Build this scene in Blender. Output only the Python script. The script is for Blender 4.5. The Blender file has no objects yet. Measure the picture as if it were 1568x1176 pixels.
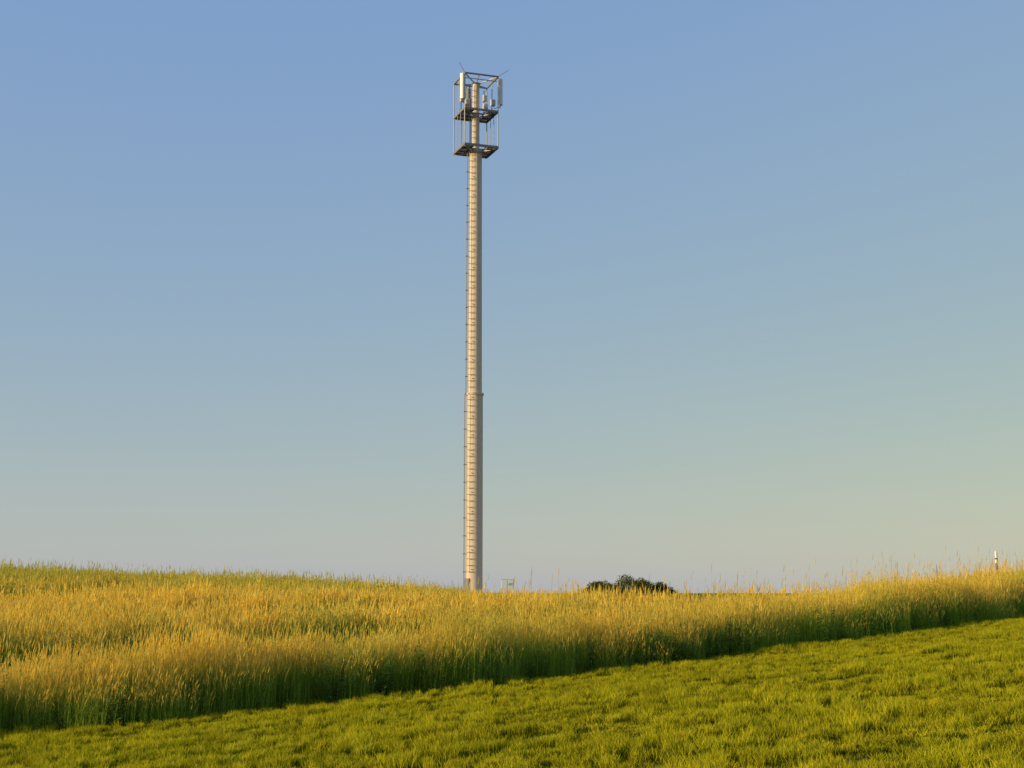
import bpy, math, random
import numpy as np
from mathutils import Vector, Matrix, Euler
random.seed(7); rng=np.random.default_rng(7)
scene=bpy.context.scene
EYE=1.6
# ------------------------------------------------------------ helpers
def link(o,parent=None):
    scene.collection.objects.link(o)
    if parent: o.parent=parent
    return o
def mesh_obj(name,verts,faces,mat=None,parent=None,linked=True,smooth=False,attr=None):
    me=bpy.data.meshes.new(name); me.from_pydata([tuple(v) for v in verts],[],faces)
    if attr is not None:
        a=me.attributes.new('gc','FLOAT_COLOR','POINT')
        arr=np.ones((len(verts),4),dtype=np.float32); arr[:,:3]=np.array(attr,dtype=np.float32)
        a.data.foreach_set('color',arr.ravel())
    if smooth: me.polygons.foreach_set('use_smooth',[True]*len(me.polygons))
    me.update()
    o=bpy.data.objects.new(name,me)
    if mat: me.materials.append(mat)
    if linked: link(o,parent)
    return o
def empty(name,loc):
    e=bpy.data.objects.new(name,None); e.location=loc; e.empty_display_size=.3; link(e); return e
class MB:
    def __init__(s): s.v=[]; s.f=[]
    def add(s,v,f):
        n=len(s.v); s.v+= [tuple(p) for p in v]; s.f+=[tuple(i+n for i in q) for q in f]
    def box(s,c,size,rotz=0,rx=0):
        M=Matrix.Translation(c)@Matrix.Rotation(rotz,4,'Z')@Matrix.Rotation(rx,4,'X')
        x,y,z=[a/2 for a in size]
        b=[(-x,-y,-z),(x,-y,-z),(x,y,-z),(-x,y,-z),(-x,-y,z),(x,-y,z),(x,y,z),(-x,y,z)]
        s.add([M@Vector(p) for p in b],[(0,3,2,1),(4,5,6,7),(0,1,5,4),(1,2,6,5),(2,3,7,6),(3,0,4,7)])
    def beam(s,a,b,w,h=None,n=0,r2=None):
        a=Vector(a); b=Vector(b); h=h or w; d=(b-a)
        if abs(d.normalized().z)<=.99:
            z=d.normalized(); side=Vector((0,0,1)).cross(z).normalized(); up=z.cross(side); fr=(side,up)
        else:
            q=d.to_track_quat('Z','Y'); fr=(q@Vector((1,0,0)),q@Vector((0,1,0)))
        if n==0:
            off=[(-w/2,-h/2),(w/2,-h/2),(w/2,h/2),(-w/2,h/2)]
            A=[a+fr[0]*o[0]+fr[1]*o[1] for o in off]; B=[b+fr[0]*o[0]+fr[1]*o[1] for o in off]; n=4
        else:
            k=(r2 if r2 is not None else w/2)/(w/2)
            off=[(math.cos(2*math.pi*i/n)*w/2,math.sin(2*math.pi*i/n)*w/2) for i in range(n)]
            A=[a+fr[0]*o[0]+fr[1]*o[1] for o in off]; B=[b+fr[0]*o[0]*k+fr[1]*o[1]*k for o in off]
        s.add(A+B,[(i,(i+1)%n,n+(i+1)%n,n+i) for i in range(n)]+[tuple(range(n-1,-1,-1)),tuple(range(n,2*n))])
    def lathe(s,prof,c=(0,0,0),n=40):
        # every profile segment gets its own vertices so that edges stay crisp
        for j in range(len(prof)-1):
            v=[]
            for r,z in (prof[j],prof[j+1]):
                for i in range(n):
                    a=2*math.pi*i/n; v.append((c[0]+r*math.cos(a),c[1]+r*math.sin(a),c[2]+z))
            s.add(v,[(i,(i+1)%n,n+(i+1)%n,n+i) for i in range(n)])
        r,z=prof[-1]
        s.add([(c[0]+r*math.cos(2*math.pi*i/n),c[1]+r*math.sin(2*math.pi*i/n),c[2]+z) for i in range(n)],[tuple(range(n))])
    def obj(s,name,mat,parent=None,smooth=False,bevel=0):
        o=mesh_obj(name,s.v,s.f,mat,parent,smooth=False)
        if smooth:
            for p in o.data.polygons: p.use_smooth=len(p.vertices)==4
        if bevel:
            m=o.modifiers.new('b','BEVEL'); m.width=bevel; m.segments=2
        return o
# ------------------------------------------------------------ materials
def mat_new(name):
    m=bpy.data.materials.new(name); m.use_nodes=True; nt=m.node_tree; nt.nodes.clear()
    return m,nt,nt.nodes,nt.links
def metal_mat(name,col,rough=.5,metal=0.0,var=.15,scale=3):
    m,nt,N,L=mat_new(name)
    out=N.new('ShaderNodeOutputMaterial'); b=N.new('ShaderNodeBsdfPrincipled')
    g=N.new('ShaderNodeNewGeometry'); mp=N.new('ShaderNodeMapping'); mp.inputs['Scale'].default_value=(1,1,.15)
    n=N.new('ShaderNodeTexNoise'); n.inputs['Scale'].default_value=scale; n.inputs['Detail'].default_value=6
    r=N.new('ShaderNodeMapRange'); r.inputs[3].default_value=1-var; r.inputs[4].default_value=1+var
    mx=N.new('ShaderNodeMix'); mx.data_type='RGBA'; mx.blend_type='MULTIPLY'; mx.inputs[0].default_value=1
    L.new(g.outputs['Position'],mp.inputs[0]); L.new(mp.outputs[0],n.inputs['Vector']); L.new(n.outputs[0],r.inputs[0])
    mx.inputs[6].default_value=(*col,1); L.new(r.outputs[0],mx.inputs[7]); L.new(mx.outputs[2],b.inputs['Base Color'])
    b.inputs['Roughness'].default_value=rough; b.inputs['Metallic'].default_value=metal
    L.new(b.outputs[0],out.inputs[0]); return m
M_GALV=metal_mat('galvanised_steel',(.45,.42,.39),.5,.1)
M_POLE=metal_mat('pole_steel',(.60,.49,.37),.75,0,.12)
M_DARK=metal_mat('weathered_steel',(.09,.08,.075),.6,.1)
M_MID=metal_mat('frame_steel',(.22,.20,.18),.55,.1)
M_PANEL=metal_mat('radome_white',(.72,.70,.66),.4,0,.04)
M_CAB=metal_mat('cabinet_grey',(.55,.62,.70),.5,0,.06)
M_WHITE=metal_mat('post_white',(.75,.73,.68),.5,0,.08,8)
M_BROWN=metal_mat('post_wood',(.22,.14,.09),.8,0,.2,8)

def grass_mat(name,kind):
    m,nt,N,L=mat_new(name)
    out=N.new('ShaderNodeOutputMaterial')
    at=N.new('ShaderNodeAttribute'); at.attribute_name='gc'
    sp=N.new('ShaderNodeSeparateColor'); L.new(at.outputs['Color'],sp.inputs[0])
    g=N.new('ShaderNodeNewGeometry')
    oi=N.new('ShaderNodeObjectInfo')
    def noise(sc,det=3):
        n=N.new('ShaderNodeTexNoise'); n.inputs['Scale'].default_value=sc; n.inputs['Detail'].default_value=det
        L.new(g.outputs['Position'],n.inputs['Vector']); return n.outputs[0]
    def mr(s,a,b,c=0,d=1):
        r=N.new('ShaderNodeMapRange'); L.new(s,r.inputs[0])
        for i,v in enumerate((a,b,c,d)): r.inputs[i+1].default_value=v
        return r.outputs[0]
    def mixc(f,a,b,mode='MIX'):
        x=N.new('ShaderNodeMix'); x.data_type='RGBA'; x.blend_type=mode
        if isinstance(f,(int,float)): x.inputs[0].default_value=f
        else: L.new(f,x.inputs[0])
        for i,v in ((6,a),(7,b)):
            if isinstance(v,tuple): x.inputs[i].default_value=(*v,1)
            else: L.new(v,x.inputs[i])
        return x.outputs[2]
    def math_(op,a,b):
        x=N.new('ShaderNodeMath'); x.operation=op; x.use_clamp=False
        for i,v in ((0,a),(1,b)):
            if isinstance(v,(int,float)): x.inputs[i].default_value=v
            else: L.new(v,x.inputs[i])
        return x.outputs[0]
    h,k,rr=sp.outputs[0],sp.outputs[1],sp.outputs[2]
    if kind=='tall':
        stem=mixc(mr(h,.45,.85),(.24,.35,.035),(.70,.55,.08))
        green=mixc(mr(h,.45,.9),(.21,.33,.03),(.42,.48,.06))
        pos=N.new('ShaderNodeSeparateXYZ'); L.new(g.outputs['Position'],pos.inputs[0])
        far=math_('MULTIPLY',mr(pos.outputs[1],58,70),mr(pos.outputs[0],12,-6))
        patch=mr(noise(.35),.48,.64,0,.65)
        gf=math_('MAXIMUM',patch,far)
        stem=mixc(gf,stem,green)
        head=mixc(rr,(.93,.72,.15),(.86,.59,.07))
        head=mixc(math_('MULTIPLY',gf,.6),head,(.48,.50,.08))
        rust=math_('MULTIPLY',mr(noise(.5),.52,.62,0,.5),mr(pos.outputs[0],8,18))
        head=mixc(rust,head,(.70,.38,.10))
        col=mixc(k,stem,head); tr=.35
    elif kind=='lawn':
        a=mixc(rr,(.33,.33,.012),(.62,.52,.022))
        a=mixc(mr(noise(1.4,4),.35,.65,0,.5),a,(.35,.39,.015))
        col=mixc(mr(h,.05,.75),(.035,.05,.007),a); tr=.35  # blade feet coloured near black to deepen the shade between tufts
    elif kind=='leaf':
        a=mixc(rr,(.09,.18,.03),(.18,.27,.05)); col=a; tr=.3
    elif kind=='tree':
        a=mixc(rr,(.05,.065,.015),(.13,.125,.035)); col=a; tr=.2
    v=mr(oi.outputs['Random'],0,1,.8,1.2)
    cc=N.new('ShaderNodeCombineColor'); [L.new(v,cc.inputs[i]) for i in range(3)]
    col=mixc(1.0,col,cc.outputs[0],'MULTIPLY')
    d=N.new('ShaderNodeBsdfDiffuse'); t=N.new('ShaderNodeBsdfTranslucent'); mx=N.new('ShaderNodeMixShader')
    L.new(col,d.inputs[0]); L.new(col,t.inputs[0]); mx.inputs[0].default_value=tr
    L.new(d.outputs[0],mx.inputs[1]); L.new(t.outputs[0],mx.inputs[2]); L.new(mx.outputs[0],out.inputs[0])
    return m
M_TALL=grass_mat('tall_grass_mat','tall'); M_LAWN=grass_mat('lawn_mat','lawn')
M_LEAF=grass_mat('weed_leaf_mat','leaf'); M_TREE=grass_mat('tree_leaf_mat','tree')
M_BARK=metal_mat('bark',(.09,.065,.045),.9,0,.3,6)

# ------------------------------------------------------------ terrain
def sst(x): x=np.clip(x,0,1); return x*x*(3-2*x)
def yb(x):
    x=np.asarray(x,float)
    xc=np.clip(x,-20,30)
    return 28+.72*xc+.0148*xc**2+(x-xc)*np.where(x>0,1.0,.13)
_tx=np.linspace(-160,160,321)
_tr=np.interp(_tx,[-160,-60,-27,-9,-3,-1.5,1,5,10.8,18,27,45,160],[2.0,.9,-.12,-.88,-1.28,-1.72,-1.76,-1.88,-2.25,-1.68,-.8,.1,1.2])
ker=np.exp(-np.linspace(-2,2,7)**2); ker/=ker.sum()
_tr2=np.convolve(np.pad(_tr,3,'edge'),ker,'valid')
def vn(x,y,s,seed=0):   # cheap smooth noise
    x=x/s+seed*17.3; y=y/s+seed*9.1
    return (np.sin(x*1.7+1.3*np.sin(y*.9+seed))+np.sin(y*2.1+1.7*np.sin(x*.7-seed))+np.sin((x+y)*1.3+2*np.sin((x-y)*.6)))/3
def H(x,y):
    x=np.asarray(x,float); y=np.asarray(y,float)
    lawn=-1.6+.075*np.clip(x,-45,45)-.0096*np.clip(y,-40,60)
    R=np.interp(x,_tx,_tr2)
    b=yb(x); t=y-b; L=np.maximum(75-b,18)
    s=np.clip(t/L,0,1); w=.65*s+.35*sst(s)
    rel=lawn*(1-w)+R*w
    # low bank behind the front strip
    lf=1-sst((x-0)/8)
    rel=rel-.15*np.exp(-((t-5.2)/1.8)**2)*lf+.55*sst((t-5.5)/4.5)*(1-sst((t-12)/32))*lf
    rel=rel-np.clip(y-75,0,45)*.009-np.clip(y-120,0,500)*.055
    rel=np.where(y>75,np.maximum(rel,-28+.6*vn(x,y,90)-np.clip(y-550,0,1e5)*.03),rel)
    near=(np.abs(x)<90)&(y<130)
    rel=rel+np.where(near,.02*vn(x,y,1.1,1)+.04*vn(x,y,4,2)*sst(t/6),0)
    rel=rel+np.where(near&(t<0),.018*np.sin(t*2*math.pi/1.6),0)
    return rel+EYE
xs=np.concatenate([[-5000,-2500,-1200,-600,-300,-180,-120,-80],np.arange(-60,60.1,.5),[80,120,180,300,600,1200,2500,5000]])
ys=np.concatenate([[-3000,-800,-200,-80,-40,-20],np.arange(-10,130,.5),np.arange(130,300,6),[340,420,550,800,1300,2200,4000,7000]])
X,Y=np.meshgrid(xs,ys); Z=H(X,Y)
nx,ny=len(xs),len(ys)
V=np.stack([X.ravel(),Y.ravel(),Z.ravel()],1)
F=[(j*nx+i,j*nx+i+1,(j+1)*nx+i+1,(j+1)*nx+i) for j in range(ny-1) for i in range(nx-1)]
T=(Y-yb(X)).ravel()
ground=mesh_obj('ground',V,F,smooth=True,attr=np.stack([sst(T/1.0+.2),T*0,T*0],1))
m,nt,N,L=mat_new('ground_mat')
out=N.new('ShaderNodeOutputMaterial'); b=N.new('ShaderNodeBsdfDiffuse'); at=N.new('ShaderNodeAttribute'); at.attribute_name='gc'
sp=N.new('ShaderNodeSeparateColor'); L.new(at.outputs[0],sp.inputs[0])
g=N.new('ShaderNodeNewGeometry'); n=N.new('ShaderNodeTexNoise'); n.inputs['Scale'].default_value=6; n.inputs['Detail'].default_value=8; L.new(g.outputs['Position'],n.inputs['Vector'])
r1=N.new('ShaderNodeValToRGB'); r1.color_ramp.elements[0].position=.35; r1.color_ramp.elements[0].color=(.035,.05,.01,1); r1.color_ramp.elements[1].position=.65; r1.color_ramp.elements[1].color=(.10,.12,.02,1)
r2=N.new('ShaderNodeValToRGB'); r2.color_ramp.elements[0].position=.35; r2.color_ramp.elements[0].color=(.04,.05,.012,1); r2.color_ramp.elements[1].position=.65; r2.color_ramp.elements[1].color=(.09,.09,.025,1)
L.new(n.outputs[0],r1.inputs[0]); L.new(n.outputs[0],r2.inputs[0])
mx=N.new('ShaderNodeMix'); mx.data_type='RGBA'; L.new(sp.outputs[0],mx.inputs[0]); L.new(r1.outputs[0],mx.inputs[6]); L.new(r2.outputs[0],mx.inputs[7]); L.new(mx.outputs[2],b.inputs[0]); L.new(b.outputs[0],out.inputs[0])
ground.data.materials.append(m)

# ------------------------------------------------------------ instancer (geometry nodes)
def collect(name,objs):
    c=bpy.data.collections.new(name)
    for o in objs: c.objects.link(o)
    return c
def instancer(name,P,E,S,I,coll):
    me=bpy.data.meshes.new(name); me.vertices.add(len(P)); me.vertices.foreach_set('co',np.asarray(P,dtype=np.float32).ravel())
    a=me.attributes.new('rot','FLOAT_VECTOR','POINT'); a.data.foreach_set('vector',np.asarray(E,dtype=np.float32).ravel())
    a=me.attributes.new('scl','FLOAT_VECTOR','POINT'); a.data.foreach_set('vector',np.asarray(S,dtype=np.float32).ravel())
    a=me.attributes.new('idx','INT','POINT'); a.data.foreach_set('value',np.asarray(I,dtype=np.int32))
    o=bpy.data.objects.new(name,me); link(o)
    ng=bpy.data.node_groups.new(name+'_gn','GeometryNodeTree')
    ng.interface.new_socket('Geometry',in_out='INPUT',socket_type='NodeSocketGeometry'); ng.interface.new_socket('Geometry',in_out='OUTPUT',socket_type='NodeSocketGeometry')
    N=ng.nodes; L=ng.links
    gi=N.new('NodeGroupInput'); go=N.new('NodeGroupOutput'); ip=N.new('GeometryNodeInstanceOnPoints')
    ci=N.new('GeometryNodeCollectionInfo'); ci.inputs['Collection'].default_value=coll; ci.inputs['Separate Children'].default_value=True; ci.inputs['Reset Children'].default_value=True
    def na(n,t):
        x=N.new('GeometryNodeInputNamedAttribute'); x.data_type=t; x.inputs['Name'].default_value=n; return x.outputs['Attribute']
    L.new(gi.outputs[0],ip.inputs['Points']); L.new(ci.outputs[0],ip.inputs['Instance']); ip.inputs['Pick Instance'].default_value=True
    L.new(na('idx','INT'),ip.inputs['Instance Index'])
    e2r=N.new('FunctionNodeEulerToRotation'); L.new(na('rot','FLOAT_VECTOR'),e2r.inputs[0]); L.new(e2r.outputs[0],ip.inputs['Rotation'])
    L.new(na('scl','FLOAT_VECTOR'),ip.inputs['Scale']); L.new(ip.outputs[0],go.inputs[0])
    md=o.modifiers.new('scatter','NODES'); md.node_group=ng
    return o

# ---- tall grass clumps
def clump(name,nst,rad,hm,hs,ww,headw,headl,headfrac=.8,leaves=60,lean=.07,pan=.35):
    v=[];f=[];c=[]
    def strip(pts,ws,side,k,r):
        n=len(v)
        for p,w in zip(pts,ws):
            v.append(p-side*w/2); v.append(p+side*w/2)
            hh=max(0,min(1,p.z/1.25)); c.append((hh,k,r)); c.append((hh,k,r))
        for i in range(len(pts)-1): f.append((n+2*i,n+2*i+1,n+2*i+3,n+2*i+2))
    for i in range(nst):
        a=random.uniform(0,6.283); rr=rad*math.sqrt(random.random())
        b=Vector((rr*math.cos(a),rr*math.sin(a),-.05)); h=max(.35,random.gauss(hm,hs))
        la=random.gauss(.6,1.2); ln=abs(random.gauss(lean,lean*.7))*h
        ld=Vector((math.cos(la),math.sin(la),0))
        top=b+ld*ln+Vector((0,0,h)); mid=b+ld*ln*.3+Vector((0,0,h*.55))
        s=random.uniform(0,3.14); side=Vector((math.cos(s),math.sin(s),0)); r=random.random()
        strip([b,mid,top],[ww,ww*.8,ww*.5],side,0,r)
        if random.random()<headfrac:
            hl=headl*random.uniform(.6,1.4); d=(top-mid).normalized()+ld*.15; d.normalize()
            if random.random()<pan:   # loose panicle: many fine spikelets
                for j in range(7):
                    p=top+d*hl*(-.35+.18*j); aa=random.uniform(0,6.28); o=Vector((math.cos(aa),math.sin(aa),.9)).normalized(); l=hl*(.42-.04*j)
                    sd=Vector((-math.sin(aa),math.cos(aa),0))
                    strip([p,p+o*l*.6,p+o*l],[headw*.25,headw*.55,.001],sd,1,r)
            else:
                for sd in (side,Vector((-side.y,side.x,0))):
                    strip([top-d*hl*.15,top+d*hl*.2,top+d*hl*.6,top+d*hl],[ww,headw,headw*.7,.001],sd,1,r)
    for i in range(leaves):
        a=random.uniform(0,6.283); rr=rad*math.sqrt(random.random())
        b=Vector((rr*math.cos(a),rr*math.sin(a),-.05)); h=random.uniform(.3,.8)*hm; la=random.uniform(0,6.28); ld=Vector((math.cos(la),math.sin(la),0))
        sd=Vector((-ld.y,ld.x,0)); l=random.uniform(.1,.4)*h
        strip([b,b+ld*l*.3+Vector((0,0,h*.6)),b+ld*l*.8+Vector((0,0,h)),b+ld*l*1.5+Vector((0,0,h*.85))],[ww*1.8,ww*1.8,ww*1.3,.001],sd,.0,random.random())
    return mesh_obj(name,v,f,M_TALL,linked=False,attr=c)
near_cl=collect('tall_grass_clumps',[clump('clump_%d'%i,72,.38,1.0,.20,.005,.015,.14,.85,45) for i in range(7)])
far_cl=collect('far_grass_clumps',[clump('fclump_%d'%i,55,.45,.78,.16,.009,.028,.17,.8,32,pan=.2) for i in range(6)])
def scatter(xr,yr,dens,keep):
    n=int((xr[1]-xr[0])*(yr[1]-yr[0])*dens)
    x=rng.uniform(*xr,n); y=rng.uniform(*yr,n); k=keep(x,y); return x[k],y[k]
def wav(x): return .25*np.sin(x*1.3)+.15*np.sin(x*3.1+1)
def s1w(x): return 3.6+3.4*sst((x-4)/9)
x,y=scatter((-30,36),(12,62),8.0,lambda x,y:(lambda t:(t>0)&(t<s1w(x)+.7*vn(x,y,3)))(y-yb(x)-wav(x)))
t=y-yb(x)-wav(x); edge=np.clip(.45+t/.9,.45,1)
hs=edge*(1+.16*vn(x,y,2.3,3)+rng.normal(0,.09,len(x)))
P=np.stack([x,y,H(x,y)],1); n=len(x)
instancer('tall_grass_strip',P,np.stack([x*0,x*0,rng.uniform(-.9,.9,n)],1),np.stack([hs*0+1,hs*0+1,hs],1),rng.integers(0,7,n),near_cl)
def trk(x,y):   # distance to the winding tractor tracks
    u=y-.42*x+1.6*vn(x,y,12,5)
    return np.abs((u%13.0)-5.0)
def keepf(x,y):
    t=y-yb(x)-wav(x); gap=s1w(x)+1.0+4.6*(1-sst((x-2)/8))+.8*vn(x,y,5,4)
    inside=(t>gap)&(np.abs(x)<.43*y+7)
    tracks=(trk(x,y)<2.4)&(x<13)&(y<70)
    return inside&~(tracks&(rng.random(len(x))<.98))
x,y=scatter((-55,55),(24,118),4.7,keepf)
hs=(1+.22*vn(x,y,5,3)+.17*vn(x,y,1.7,6)+rng.normal(0,.11,len(x)))
hs*=np.where(y>85,.6,1)*np.where(y>98,.6,1)
P=np.stack([x,y,H(x,y)],1); n=len(x)
instancer('tall_grass_field',P,np.stack([x*0,x*0,rng.uniform(-.9,.9,n)],1),np.stack([hs*0+1,hs*0+1,hs],1),rng.integers(0,6,n),far_cl)
tallc=collect('tall_stalks',[clump('stalks_%d'%i,8,.8,1.10,.24,.012,.036,.20,1,3) for i in range(6)])
x,y=scatter((-50,50),(46,86),.9,lambda x,y:(np.abs(x)<.42*y+5)&(vn(x,y,4,9)>-.35)&(y>yb(x)+1)&~((x>-1.3)&(x<.8)))
n=len(x); P=np.stack([x,y,H(x,y)],1); hs=np.where((x>-3)&(x<13),.85,1.05)
instancer('tall_seed_stalks',P,np.stack([x*0,x*0,rng.uniform(0,6,n)],1),np.stack([hs*0+1,hs*0+1,hs],1),rng.integers(0,6,n),tallc)

# ---- lawn patches
def lawn_patch(name):
    v=[];f=[];c=[]
    def blade(x,y,h,w):
        a=random.uniform(0,6.28); l=random.uniform(.1,.7)*h; la=random.uniform(0,6.28)
        dx,dy=math.cos(a)*w/2,math.sin(a)*w/2; lx,ly=math.cos(la)*l,math.sin(la)*l
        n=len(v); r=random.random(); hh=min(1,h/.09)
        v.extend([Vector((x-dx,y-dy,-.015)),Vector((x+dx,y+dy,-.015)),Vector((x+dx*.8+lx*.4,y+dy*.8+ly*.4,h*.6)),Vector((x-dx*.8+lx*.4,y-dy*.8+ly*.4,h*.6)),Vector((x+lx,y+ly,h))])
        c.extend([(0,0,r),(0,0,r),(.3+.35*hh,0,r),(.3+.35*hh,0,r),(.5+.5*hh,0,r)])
        f.extend([(n,n+1,n+2,n+3),(n+3,n+2,n+4)])
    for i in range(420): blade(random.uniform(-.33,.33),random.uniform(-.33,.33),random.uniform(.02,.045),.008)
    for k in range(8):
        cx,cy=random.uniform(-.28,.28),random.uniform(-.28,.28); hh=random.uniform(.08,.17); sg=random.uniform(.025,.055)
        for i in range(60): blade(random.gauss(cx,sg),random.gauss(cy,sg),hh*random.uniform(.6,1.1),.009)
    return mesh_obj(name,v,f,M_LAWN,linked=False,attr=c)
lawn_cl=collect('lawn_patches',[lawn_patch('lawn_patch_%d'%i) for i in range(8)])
gx,gy=np.meshgrid(np.arange(-26,36,.5),np.arange(6,70,.5)); x=gx.ravel()+rng.uniform(-.1,.1,gx.size); y=gy.ravel()+rng.uniform(-.1,.1,gx.size)
k=(y<yb(x)+1.2)&(np.abs(x)<.45*y+4); x,y=x[k],y[k]; n=len(x)
E=[];e=.25
gxn=(H(x+e,y)-H(x-e,y))/(2*e); gyn=(H(x,y+e)-H(x,y-e))/(2*e)
for i in range(n):
    q=Vector((-gxn[i],-gyn[i],1)).to_track_quat('Z','Y').to_matrix()@Matrix.Rotation(rng.uniform(0,6.28),3,'Z')
    E.append(tuple(q.to_euler()))
tl=y-yb(x)
zs=np.clip(1+.35*vn(x,y,1.3,4)+.3*vn(x,y,.6,8)+.15*np.sin(tl*2*math.pi/1.9+.8*vn(x,y,4,1)),.35,2)
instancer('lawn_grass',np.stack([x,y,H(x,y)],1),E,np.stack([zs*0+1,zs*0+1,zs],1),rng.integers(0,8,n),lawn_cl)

# ---- leafy weeds in the strip
def weed(name,hh):
    v=[];f=[];c=[]
    for s in range(7):
        a=random.uniform(0,6.28); b=Vector((random.gauss(0,.12),random.gauss(0,.12),0)); top=b+Vector((math.cos(a)*.18,math.sin(a)*.18,hh*random.uniform(.7,1.1)))
        n=len(v); sd=Vector((.005,0,0)); v.extend([b-sd,b+sd,top+sd,top-sd]); c.extend([(0,0,.3)]*4); f.append((n,n+1,n+2,n+3))
        for i in range(34):
            t=random.uniform(.1,1); p=b.lerp(top,t); la=random.uniform(0,6.28); d=Vector((math.cos(la),math.sin(la),random.uniform(-.5,.5))).normalized()
            s2=Vector((-d.y,d.x,random.uniform(-.4,.4))).normalized(); l=random.uniform(.06,.13)*(1.2-.6*t); w=l*.42; r=random.random(); n=len(v)
            v.extend([p,p+d*l*.5-s2*w/2,p+d*l,p+d*l*.5+s2*w/2]); c.extend([(t,0,r)]*4); f.append((n,n+1,n+2,n+3))
    return mesh_obj(name,v,f,M_LEAF,linked=False,attr=c)
weed_cl=collect('weeds',[weed('weed_%d'%i,.8) for i in range(4)])
wx=np.concatenate([rng.uniform(-14,24,70)]+[rng.normal(c,.45,n) for c,n in ((-1.9,7),(-1.0,4),(.3,5),(3.4,6),(4.7,7),(-6.7,6),(1.7,4),(-3.4,4),(9,5),(12,4))])
wy=yb(wx)+wav(wx)+np.abs(rng.normal(.0,.45,len(wx)))
n=len(wx); s=rng.uniform(.5,1.25,n)
instancer('leafy_weeds',np.stack([wx,wy,H(wx,wy)],1),np.stack([wx*0,wx*0,rng.uniform(0,6,n)],1),np.stack([s,s,s],1),rng.integers(0,4,n),weed_cl)
def thistle(loc,h):
    o=weed('thistle_plant',h); o.location=loc; o.scale=(.8,.8,1); scene.collection.objects.link(o)
for (px,py,h) in ((14.3,48.5,1.8),(10.0,51,1.6),(15.2,49,1.5),(13.6,50,1.4)): thistle((px,py,float(H(px,py))),h)

# ------------------------------------------------------------ tower
TX,TY=-2.95,112.0
TZ=float(H(TX,TY))-.1
tower=empty('telecom_tower',(TX,TY,TZ))
def rel(z): return z+EYE-TZ
zf=rel(15.2); zb=rel(35.25); zm=rel(38.25); zt=rel(41.2)
mb=MB()
prof=[(.80,0),(.80,.15),(.655,.16),(.64,zf-.09),(.71,zf-.08),(.71,zf),(.71,zf+.001),(.71,zf+.09),(.56,zf+.10),(.50,zb-.25),(.62,zb-.24),(.62,zb-.05),(.30,zb-.04),(.28,zt-.35),(.34,zt-.34),(.34,zt-.26),(.10,zt-.2)]
mb.lathe(prof); mb.obj('tapered_mast',M_POLE,tower,smooth=True)
def R_(z):
    return .655-(.015)*z/zf if z<zf else .56-.06*(z-zf)/(zb-zf)
az=math.radians(-20); rad=Vector((math.sin(az),-math.cos(az),0)); tan=Vector((math.cos(az),math.sin(az),0))
lad=MB(); z=3.0
while z<zt-.5:
    r=R_(z) if z<zb-.3 else .30
    w=.33 if z<zb-.3 else .22
    c=rad*(r+.13)+Vector((0,0,z)); lad.beam(c-tan*w,c+tan*w,.04,n=6)
    z+=.5
lad.obj('climbing_rungs',M_DARK,tower)
sp_=MB()
for z0,z1 in ((3,zf-.1),(zf+.1,zb-.3),(zb,zt-.5)):
    for sgn in (-1,1):
        ra=R_(z0) if z0<zb-.1 else .30; rb=R_(z1) if z1<zb-.2 else .30
        w=.30 if z0<zb-.1 else .21
        sp_.beam(rad*(ra+.13)+tan*w*sgn+Vector((0,0,z0)),rad*(rb+.13)+tan*w*sgn+Vector((0,0,z1)),.022)
z=3.2
while z<zb-.4:
    sp_.beam(rad*(R_(z)-.05)+Vector((0,0,z)),rad*(R_(z)+.13)+Vector((0,0,z)),.05); z+=1.5
sp_.obj('ladder_stiles',M_GALV,tower)
cb=MB()
az2=math.radians(-78); r2=Vector((math.sin(az2),-math.cos(az2),0)); t2=Vector((math.cos(az2),math.sin(az2),0))
for (z0,z1) in ((.4,zf),(zf,zb-.2)):
    for dd in (-.09,0,.09):
        cb.beam(r2*(R_(z0+.1)+.17)+t2*dd+Vector((0,0,z0)),r2*(R_(z1-.3 if z1<zb-.3 else z1-.2)+.17)+t2*dd+Vector((0,0,z1)),.05,n=6)
z=1.6
while z<zb-.4:
    cb.beam(r2*(R_(z)-.05)+Vector((0,0,z)),r2*(R_(z)+.22)+Vector((0,0,z)),.05); cb.beam(r2*(R_(z)+.21)-t2*.14+Vector((0,0,z)),r2*(R_(z)+.21)+t2*.14+Vector((0,0,z)),.06); z+=1.4
cb.obj('cable_tray',M_MID,tower)
d=MB(); azd=math.radians(-55); rd=Vector((math.sin(azd),-math.cos(azd),0))
d.box(rd*.62+Vector((0,0,1.5)),(.6,.12,2.0),azd); d.box(rd*.70+Vector((0,0,1.5)),(.5,.03,1.85),azd); d.obj('access_door',M_MID,tower,bevel=.01)
ROT=math.radians(20); S=2.85/2
def q(x,y,z): 
    c,s=math.cos(ROT),math.sin(ROT); return Vector((c*x-s*y,s*x+c*y,z))
A=(-S,-S);B=(S,-S);C=(S,S);D=(-S,S)
fr=MB(); dk=MB()
def ring(mbx,z,w,h,s=1.0):
    pts=[q(a[0]*s,a[1]*s,z) for a in (A,B,C,D)]
    for i in range(4): mbx.beam(pts[i],pts[(i+1)%4],w,h)
ring(fr,zb,.10,.20); ring(fr,zm,.09,.16); ring(fr,zt,.10,.11)
for z in (zb,zm):
    for y_ in (-.5,.5):
        fr.beam(q(-S+.06,y_,z-.03),q(S-.06,y_,z-.03),.08,.12)
    for x_ in (-.62,.62):
        fr.beam(q(x_,-S+.06,z-.032),q(x_,S-.06,z-.032),.07,.10)
fr.obj('platform_frames',M_MID,tower)
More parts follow.
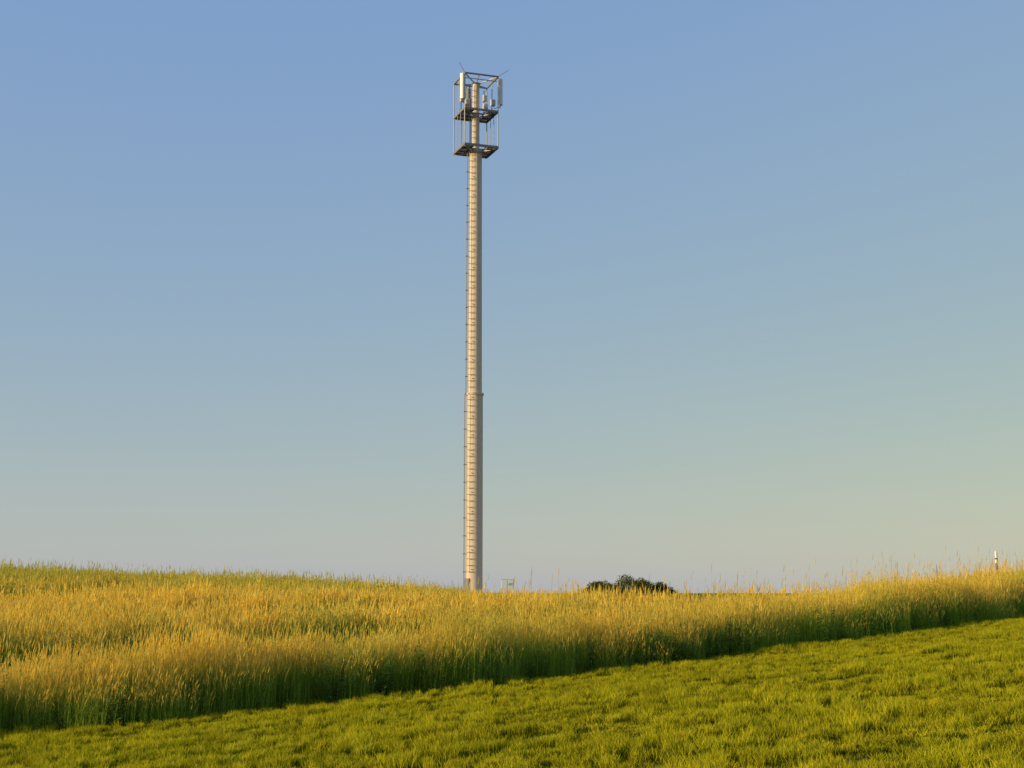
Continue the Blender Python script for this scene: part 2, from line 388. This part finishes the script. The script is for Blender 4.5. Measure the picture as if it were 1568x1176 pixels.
def grating(z,x0,x1,y0,y1):
    n=int((x1-x0)/.07)
    for i in range(n+1):
        xx=x0+(x1-x0)*i/n; dk.beam(q(xx,y0,z),q(xx,y1,z),.035,.03)
    m_=int((y1-y0)/.3)
    for i in range(m_+1):
        yy=y0+(y1-y0)*i/m_; dk.beam(q(x0,yy,z+.012),q(x1,yy,z+.012),.03,.03)
for z in (zb+.08,zm+.07):
    grating(z,-S+.06,-.55,-S+.06,S-.06); grating(z,.55,S-.06,-S+.06,S-.06); grating(z,-.52,.52,.55,S-.06)
dk.obj('grating_decks',M_DARK,tower)
ps=MB()
for a in (A,B,C,D): ps.beam(q(a[0],a[1],zb),q(a[0],a[1],zt),.09,n=8)
for sx in (-S,S):
    for yy in (-.35,.45): ps.beam(q(sx,yy,zb),q(sx,yy,zm),.055,n=6)
ps.beam(q(-S,.1,zm),q(-S,.1,zt),.06,n=6); ps.beam(q(S,.1,zm),q(S,.1,zt),.06,n=6)
for xx in (-.75,.75): ps.beam(q(xx,S,zb),q(xx,S,zm),.05,n=6)
for a in (A,B,C,D): ps.beam(q(a[0],a[1],zt-.02),q(a[0]*.1,a[1]*.1,zt-.32),.08)
ps.beam(q(-S,-S+.35,zt-.28),q(S,-S+.35,zt-.28),.06); ps.beam(q(-.2,-S,zt),q(.0,0,zt-.3),.06)
for a in (A,B,C,D):
    ps.beam(q(a[0]*.98,a[1]*.98,zb-.10),q(a[0]*.22,a[1]*.22,zb-.18),.09,.09)
    ps.beam(q(a[0]*.98,a[1]*.98,zm-.08),q(a[0]*.2,a[1]*.2,zm-.16),.07,.07)
ps.obj('corner_posts_and_braces',M_GALV,tower)
rods=MB()
rods.beam(q(-S,-S,zt),q(-S,-S,zt)+Vector((-.45,0,.85)),.045,n=6)
rods.beam(q(S,-S,zt),q(S,-S,zt)+Vector((.85,.1,.6)),.035,n=6)
rods.obj('lightning_rods',M_DARK,tower)
def panel(name,x,y,zc,h,face,w=.34,dp=.16):
    p=MB(); c=q(x,y,zc); M=Matrix.Rotation(face,4,'Z')
    n=10; prof=[]
    for i in range(n+1):
        a=math.pi*i/n; prof.append((math.cos(a)*w/2,-abs(math.sin(a))**.6*dp*.7-.02))
    prof+= [(-w/2,.06),(w/2,.06)]
    k=len(prof); v=[];
    for zz in (-h/2,h/2):
        for a in prof: v.append(c+M@Vector((a[0],a[1],zz)))
    p.add(v,[(i,(i+1)%k,k+(i+1)%k,k+i) for i in range(k)]+[tuple(range(k-1,-1,-1)),tuple(range(k,2*k))])
    p.obj(name,M_PANEL,tower,bevel=.02)
    br=MB()
    br.beam(c+M@Vector((0,.22,-h/2-.2)),c+M@Vector((0,.22,h/2+.1)),.10,n=8)
    for zz in (-h*.35,h*.35): br.box(c+M@Vector((0,.14,zz)),(.14,.2,.10),face)
    for i in range(4): br.beam(c+M@Vector((-.1+.07*i,0,-h/2)),c+M@Vector((-.1+.07*i,.12,-h/2-.25)),.025,n=5)
    br.obj(name+'_bracket',M_MID,tower)
panel('panel_antenna_left',-S-.20,-S+.05,zt-1.15,2.15,math.radians(-35),.38,.18)
panel('panel_antenna_right',S+.28,-S+.2,zt-1.20,2.2,math.radians(65),.40,.18)
panel('panel_antenna_back',-.05,S+.28,zt-1.2,2.15,math.radians(200),.38,.18)
ru=MB()
def unit(x,y,z,w,dp,h):
    ru.box(q(x,y,z),(w,dp,h),ROT)
    for i in range(5): ru.box(q(x-w*.4+i*w*.2,y-dp/2-.03,z),(.02,.06,h*.85),ROT)
unit(.62,-.45,zm+1.35,.36,.24,.55); unit(.66,-.42,zm+.62,.40,.26,.62); unit(1.12,-1.0,zm+.85,.36,.26,.52); unit(-1.0,-.75,zm+.75,.36,.24,.5); unit(-1.1,.3,zm+1.35,.32,.24,.5); unit(-.62,.5,zm+.8,.36,.24,.6)
ru.obj('radio_units',M_PANEL,tower,bevel=.01)
rp=MB()
for x_,y_ in ((.62,-.22),(1.12,-.75),(-1.0,-.5),(-1.1,.55),(-.62,.75)): rp.beam(q(x_,y_,zm+.05),q(x_,y_,zm+2.1),.07,n=6)
for i in range(4): rp.beam(q(-.36-.05*i,.1,zb-.2),q(-.36-.05*i,.1,zm+1.4),.035,n=5)
def cable(p0,p1,sag,w=.035):
    P=[Vector(p0).lerp(Vector(p1),t/6)-Vector((0,0,sag*math.sin(math.pi*t/6))) for t in range(7)]
    for a,b in zip(P[:-1],P[1:]): rp.beam(a,b,w,n=5)
for k_ in range(3):
    cable(q(-S-.1,-S+.1+.05*k_,zt-2.35),q(-.9,-.7,zm+.6),.25); cable(q(S+.1,-S+.2+.05*k_,zt-2.35),q(1.1,-.95,zm+.7),.3); cable(q(.6,-.45,zm+.3),q(.3,-.1+.05*k_,zm+.1),.1)
rp.obj('unit_poles_and_feeders',M_DARK,tower)

# ------------------------------------------------------------ cabinet
cx,cy=-.35,110.0; cz=float(H(cx,cy))
cab=empty('equipment_cabinet',(cx,cy,cz)); top=EYE+.64-cz
c=MB(); c.box((0,0,top/2),(.96,.6,top-.06)); c.obj('body',M_CAB,cab,bevel=.015)
c=MB(); c.box((0,0,top),(1.04,.68,.06)); c.obj('roof',M_CAB,cab,bevel=.01)
c=MB(); c.box((-.235,-.315,top/2),(.43,.03,top-.2)); c.box((.235,-.315,top/2),(.43,.03,top-.2)); c.obj('doors',M_CAB,cab,bevel=.006)
c=MB(); c.box((-.05,-.34,top/2),(.02,.03,.15)); [c.box((.235,-.335,top-.3-.04*i),(.3,.012,.015)) for i in range(5)]; c.obj('handle_and_vents',M_DARK,cab)
# ------------------------------------------------------------ marker post
px,py=16.9,50.0; pz=float(H(px,py)); post=empty('marker_post',(px,py,pz)); ht=EYE+1.27-pz
c=MB(); c.beam((0,0,-.1),(0,0,ht-.42),.08,n=10); c.obj('wooden_shaft',M_BROWN,post)
c=MB(); c.lathe([(.045,ht-.42),(.045,ht-.05),(.03,ht-.01),(.01,ht)],n=12); c.obj('white_cap',M_WHITE,post)
c=MB(); c.lathe([(.048,ht-.30),(.048,ht-.24)],n=12); c.obj('band',M_DARK,post)

# ------------------------------------------------------------ trees beyond the ridge
def tree(name,x,y,toprel,R,seed):
    rnd=random.Random(seed); z0=float(H(x,y)); e=empty(name,(x,y,z0)); Ht=EYE+toprel-z0
    tb=MB(); cc=Vector((0,0,Ht-R*.93))
    p=Vector((0,0,-.2)); rr=.28
    for i in range(5):
        nq=Vector((rnd.gauss(0,.12),rnd.gauss(0,.12),p.z+(cc.z+.5)/5)); tb.beam(p,nq,rr*2,n=8,r2=rr*.85); p=nq; rr*=.85
    lobes=[]
    for i in range(34):
        a=rnd.uniform(0,6.28); el=math.asin(rnd.uniform(-.3,.98)); d=Vector((math.cos(a)*math.cos(el),math.sin(a)*math.cos(el),math.sin(el)*.9))
        t=cc+d*R*.70; lobes.append((t,R*rnd.uniform(.24,.32)))
        if i%2==0: tb.beam(p-Vector((0,0,.5)),t,.16,n=6,r2=.03)
    tb.obj('trunk_and_limbs',M_BARK,e)
    v=[];f=[];cl=[]
    for (c0,r0) in lobes+[(cc,R*.6)]:
        for i in range(800):
            d=Vector((rnd.gauss(0,1),rnd.gauss(0,1),rnd.gauss(0,1))).normalized()
            pp=c0+d*r0*(rnd.random()**.35)*(1+.10*math.sin(d.x*7+d.y*5)); n_=Vector((rnd.gauss(0,1),rnd.gauss(0,1),rnd.gauss(0,1))).normalized()
            u=n_.orthogonal().normalized(); w=n_.cross(u); l=rnd.uniform(.07,.14); r=rnd.random(); k=len(v)
            v.extend([pp-u*l,pp-w*l*.5,pp+u*l,pp+w*l*.5]); cl.extend([(1,0,r)]*4); f.append((k,k+1,k+2,k+3))
    mesh_obj('crown',v,f,M_TREE,e,attr=cl)
tree('broadleaf_tree',14.4,180,1.85,4.6,1)
tree('broadleaf_tree',18.0,184,1.15,3.8,2)
tree('broadleaf_tree',11.4,183,.95,3.3,3)

# ------------------------------------------------------------ light, sky, camera
EL=14; AZ=math.radians(68)
sdir=Vector((-math.sin(AZ)*math.cos(math.radians(EL)),-math.cos(AZ)*math.cos(math.radians(EL)),math.sin(math.radians(EL))))
sl=bpy.data.lights.new('sun','SUN'); sl.energy=5; sl.angle=math.radians(.5); sl.color=(1,.77,.43)
so=bpy.data.objects.new('sun',sl); so.rotation_euler=(-sdir).to_track_quat('-Z','Y').to_euler(); link(so)
w=bpy.data.worlds.new('World'); scene.world=w; w.use_nodes=True; nt=w.node_tree
bg=nt.nodes['Background']; sk=nt.nodes.new('ShaderNodeTexSky'); sk.sky_type='NISHITA'; sk.sun_disc=False
sk.sun_elevation=math.radians(EL); sk.sun_rotation=math.atan2(sdir.x,sdir.y)%(2*math.pi); sk.air_density=1.0; sk.dust_density=.6; sk.ozone_density=1.0; sk.altitude=400
# hazy evening air: compress the sky's tonal range per channel
N=nt.nodes; L=nt.links
def M2(op,a,b_):
    x=N.new('ShaderNodeMath'); x.operation=op
    for i,v in ((0,a),(1,b_)):
        if isinstance(v,(int,float)): x.inputs[i].default_value=v
        else: L.new(v,x.inputs[i])
    return x.outputs[0]
ss=N.new('ShaderNodeSeparateColor'); L.new(sk.outputs[0],ss.inputs[0]); K=.12
r_=M2('MULTIPLY',M2('POWER',M2('MULTIPLY',ss.outputs[0],K*1.2),.52),.56)
g_=M2('MULTIPLY',M2('POWER',M2('MULTIPLY',ss.outputs[1],K*1.3),.35),.545)
b__=M2('MAXIMUM',M2('SUBTRACT',.70,M2('MULTIPLY',r_,.53)),.3)
cc=N.new('ShaderNodeCombineColor')
for i,v in enumerate((r_,g_,b__)): L.new(M2('DIVIDE',v,K),cc.inputs[i])
L.new(cc.outputs[0],bg.inputs[0]); bg.inputs[1].default_value=K
cam=bpy.data.cameras.new('camera'); cam.lens=50; cam.sensor_width=36; cam.clip_end=20000; cam.clip_start=.1
co=bpy.data.objects.new('camera',cam); co.location=(0,0,EYE); co.rotation_euler=(math.radians(90+8.15),0,0); link(co); scene.camera=co
scene.view_settings.view_transform='Standard'; scene.view_settings.look='None'; scene.view_settings.exposure=0
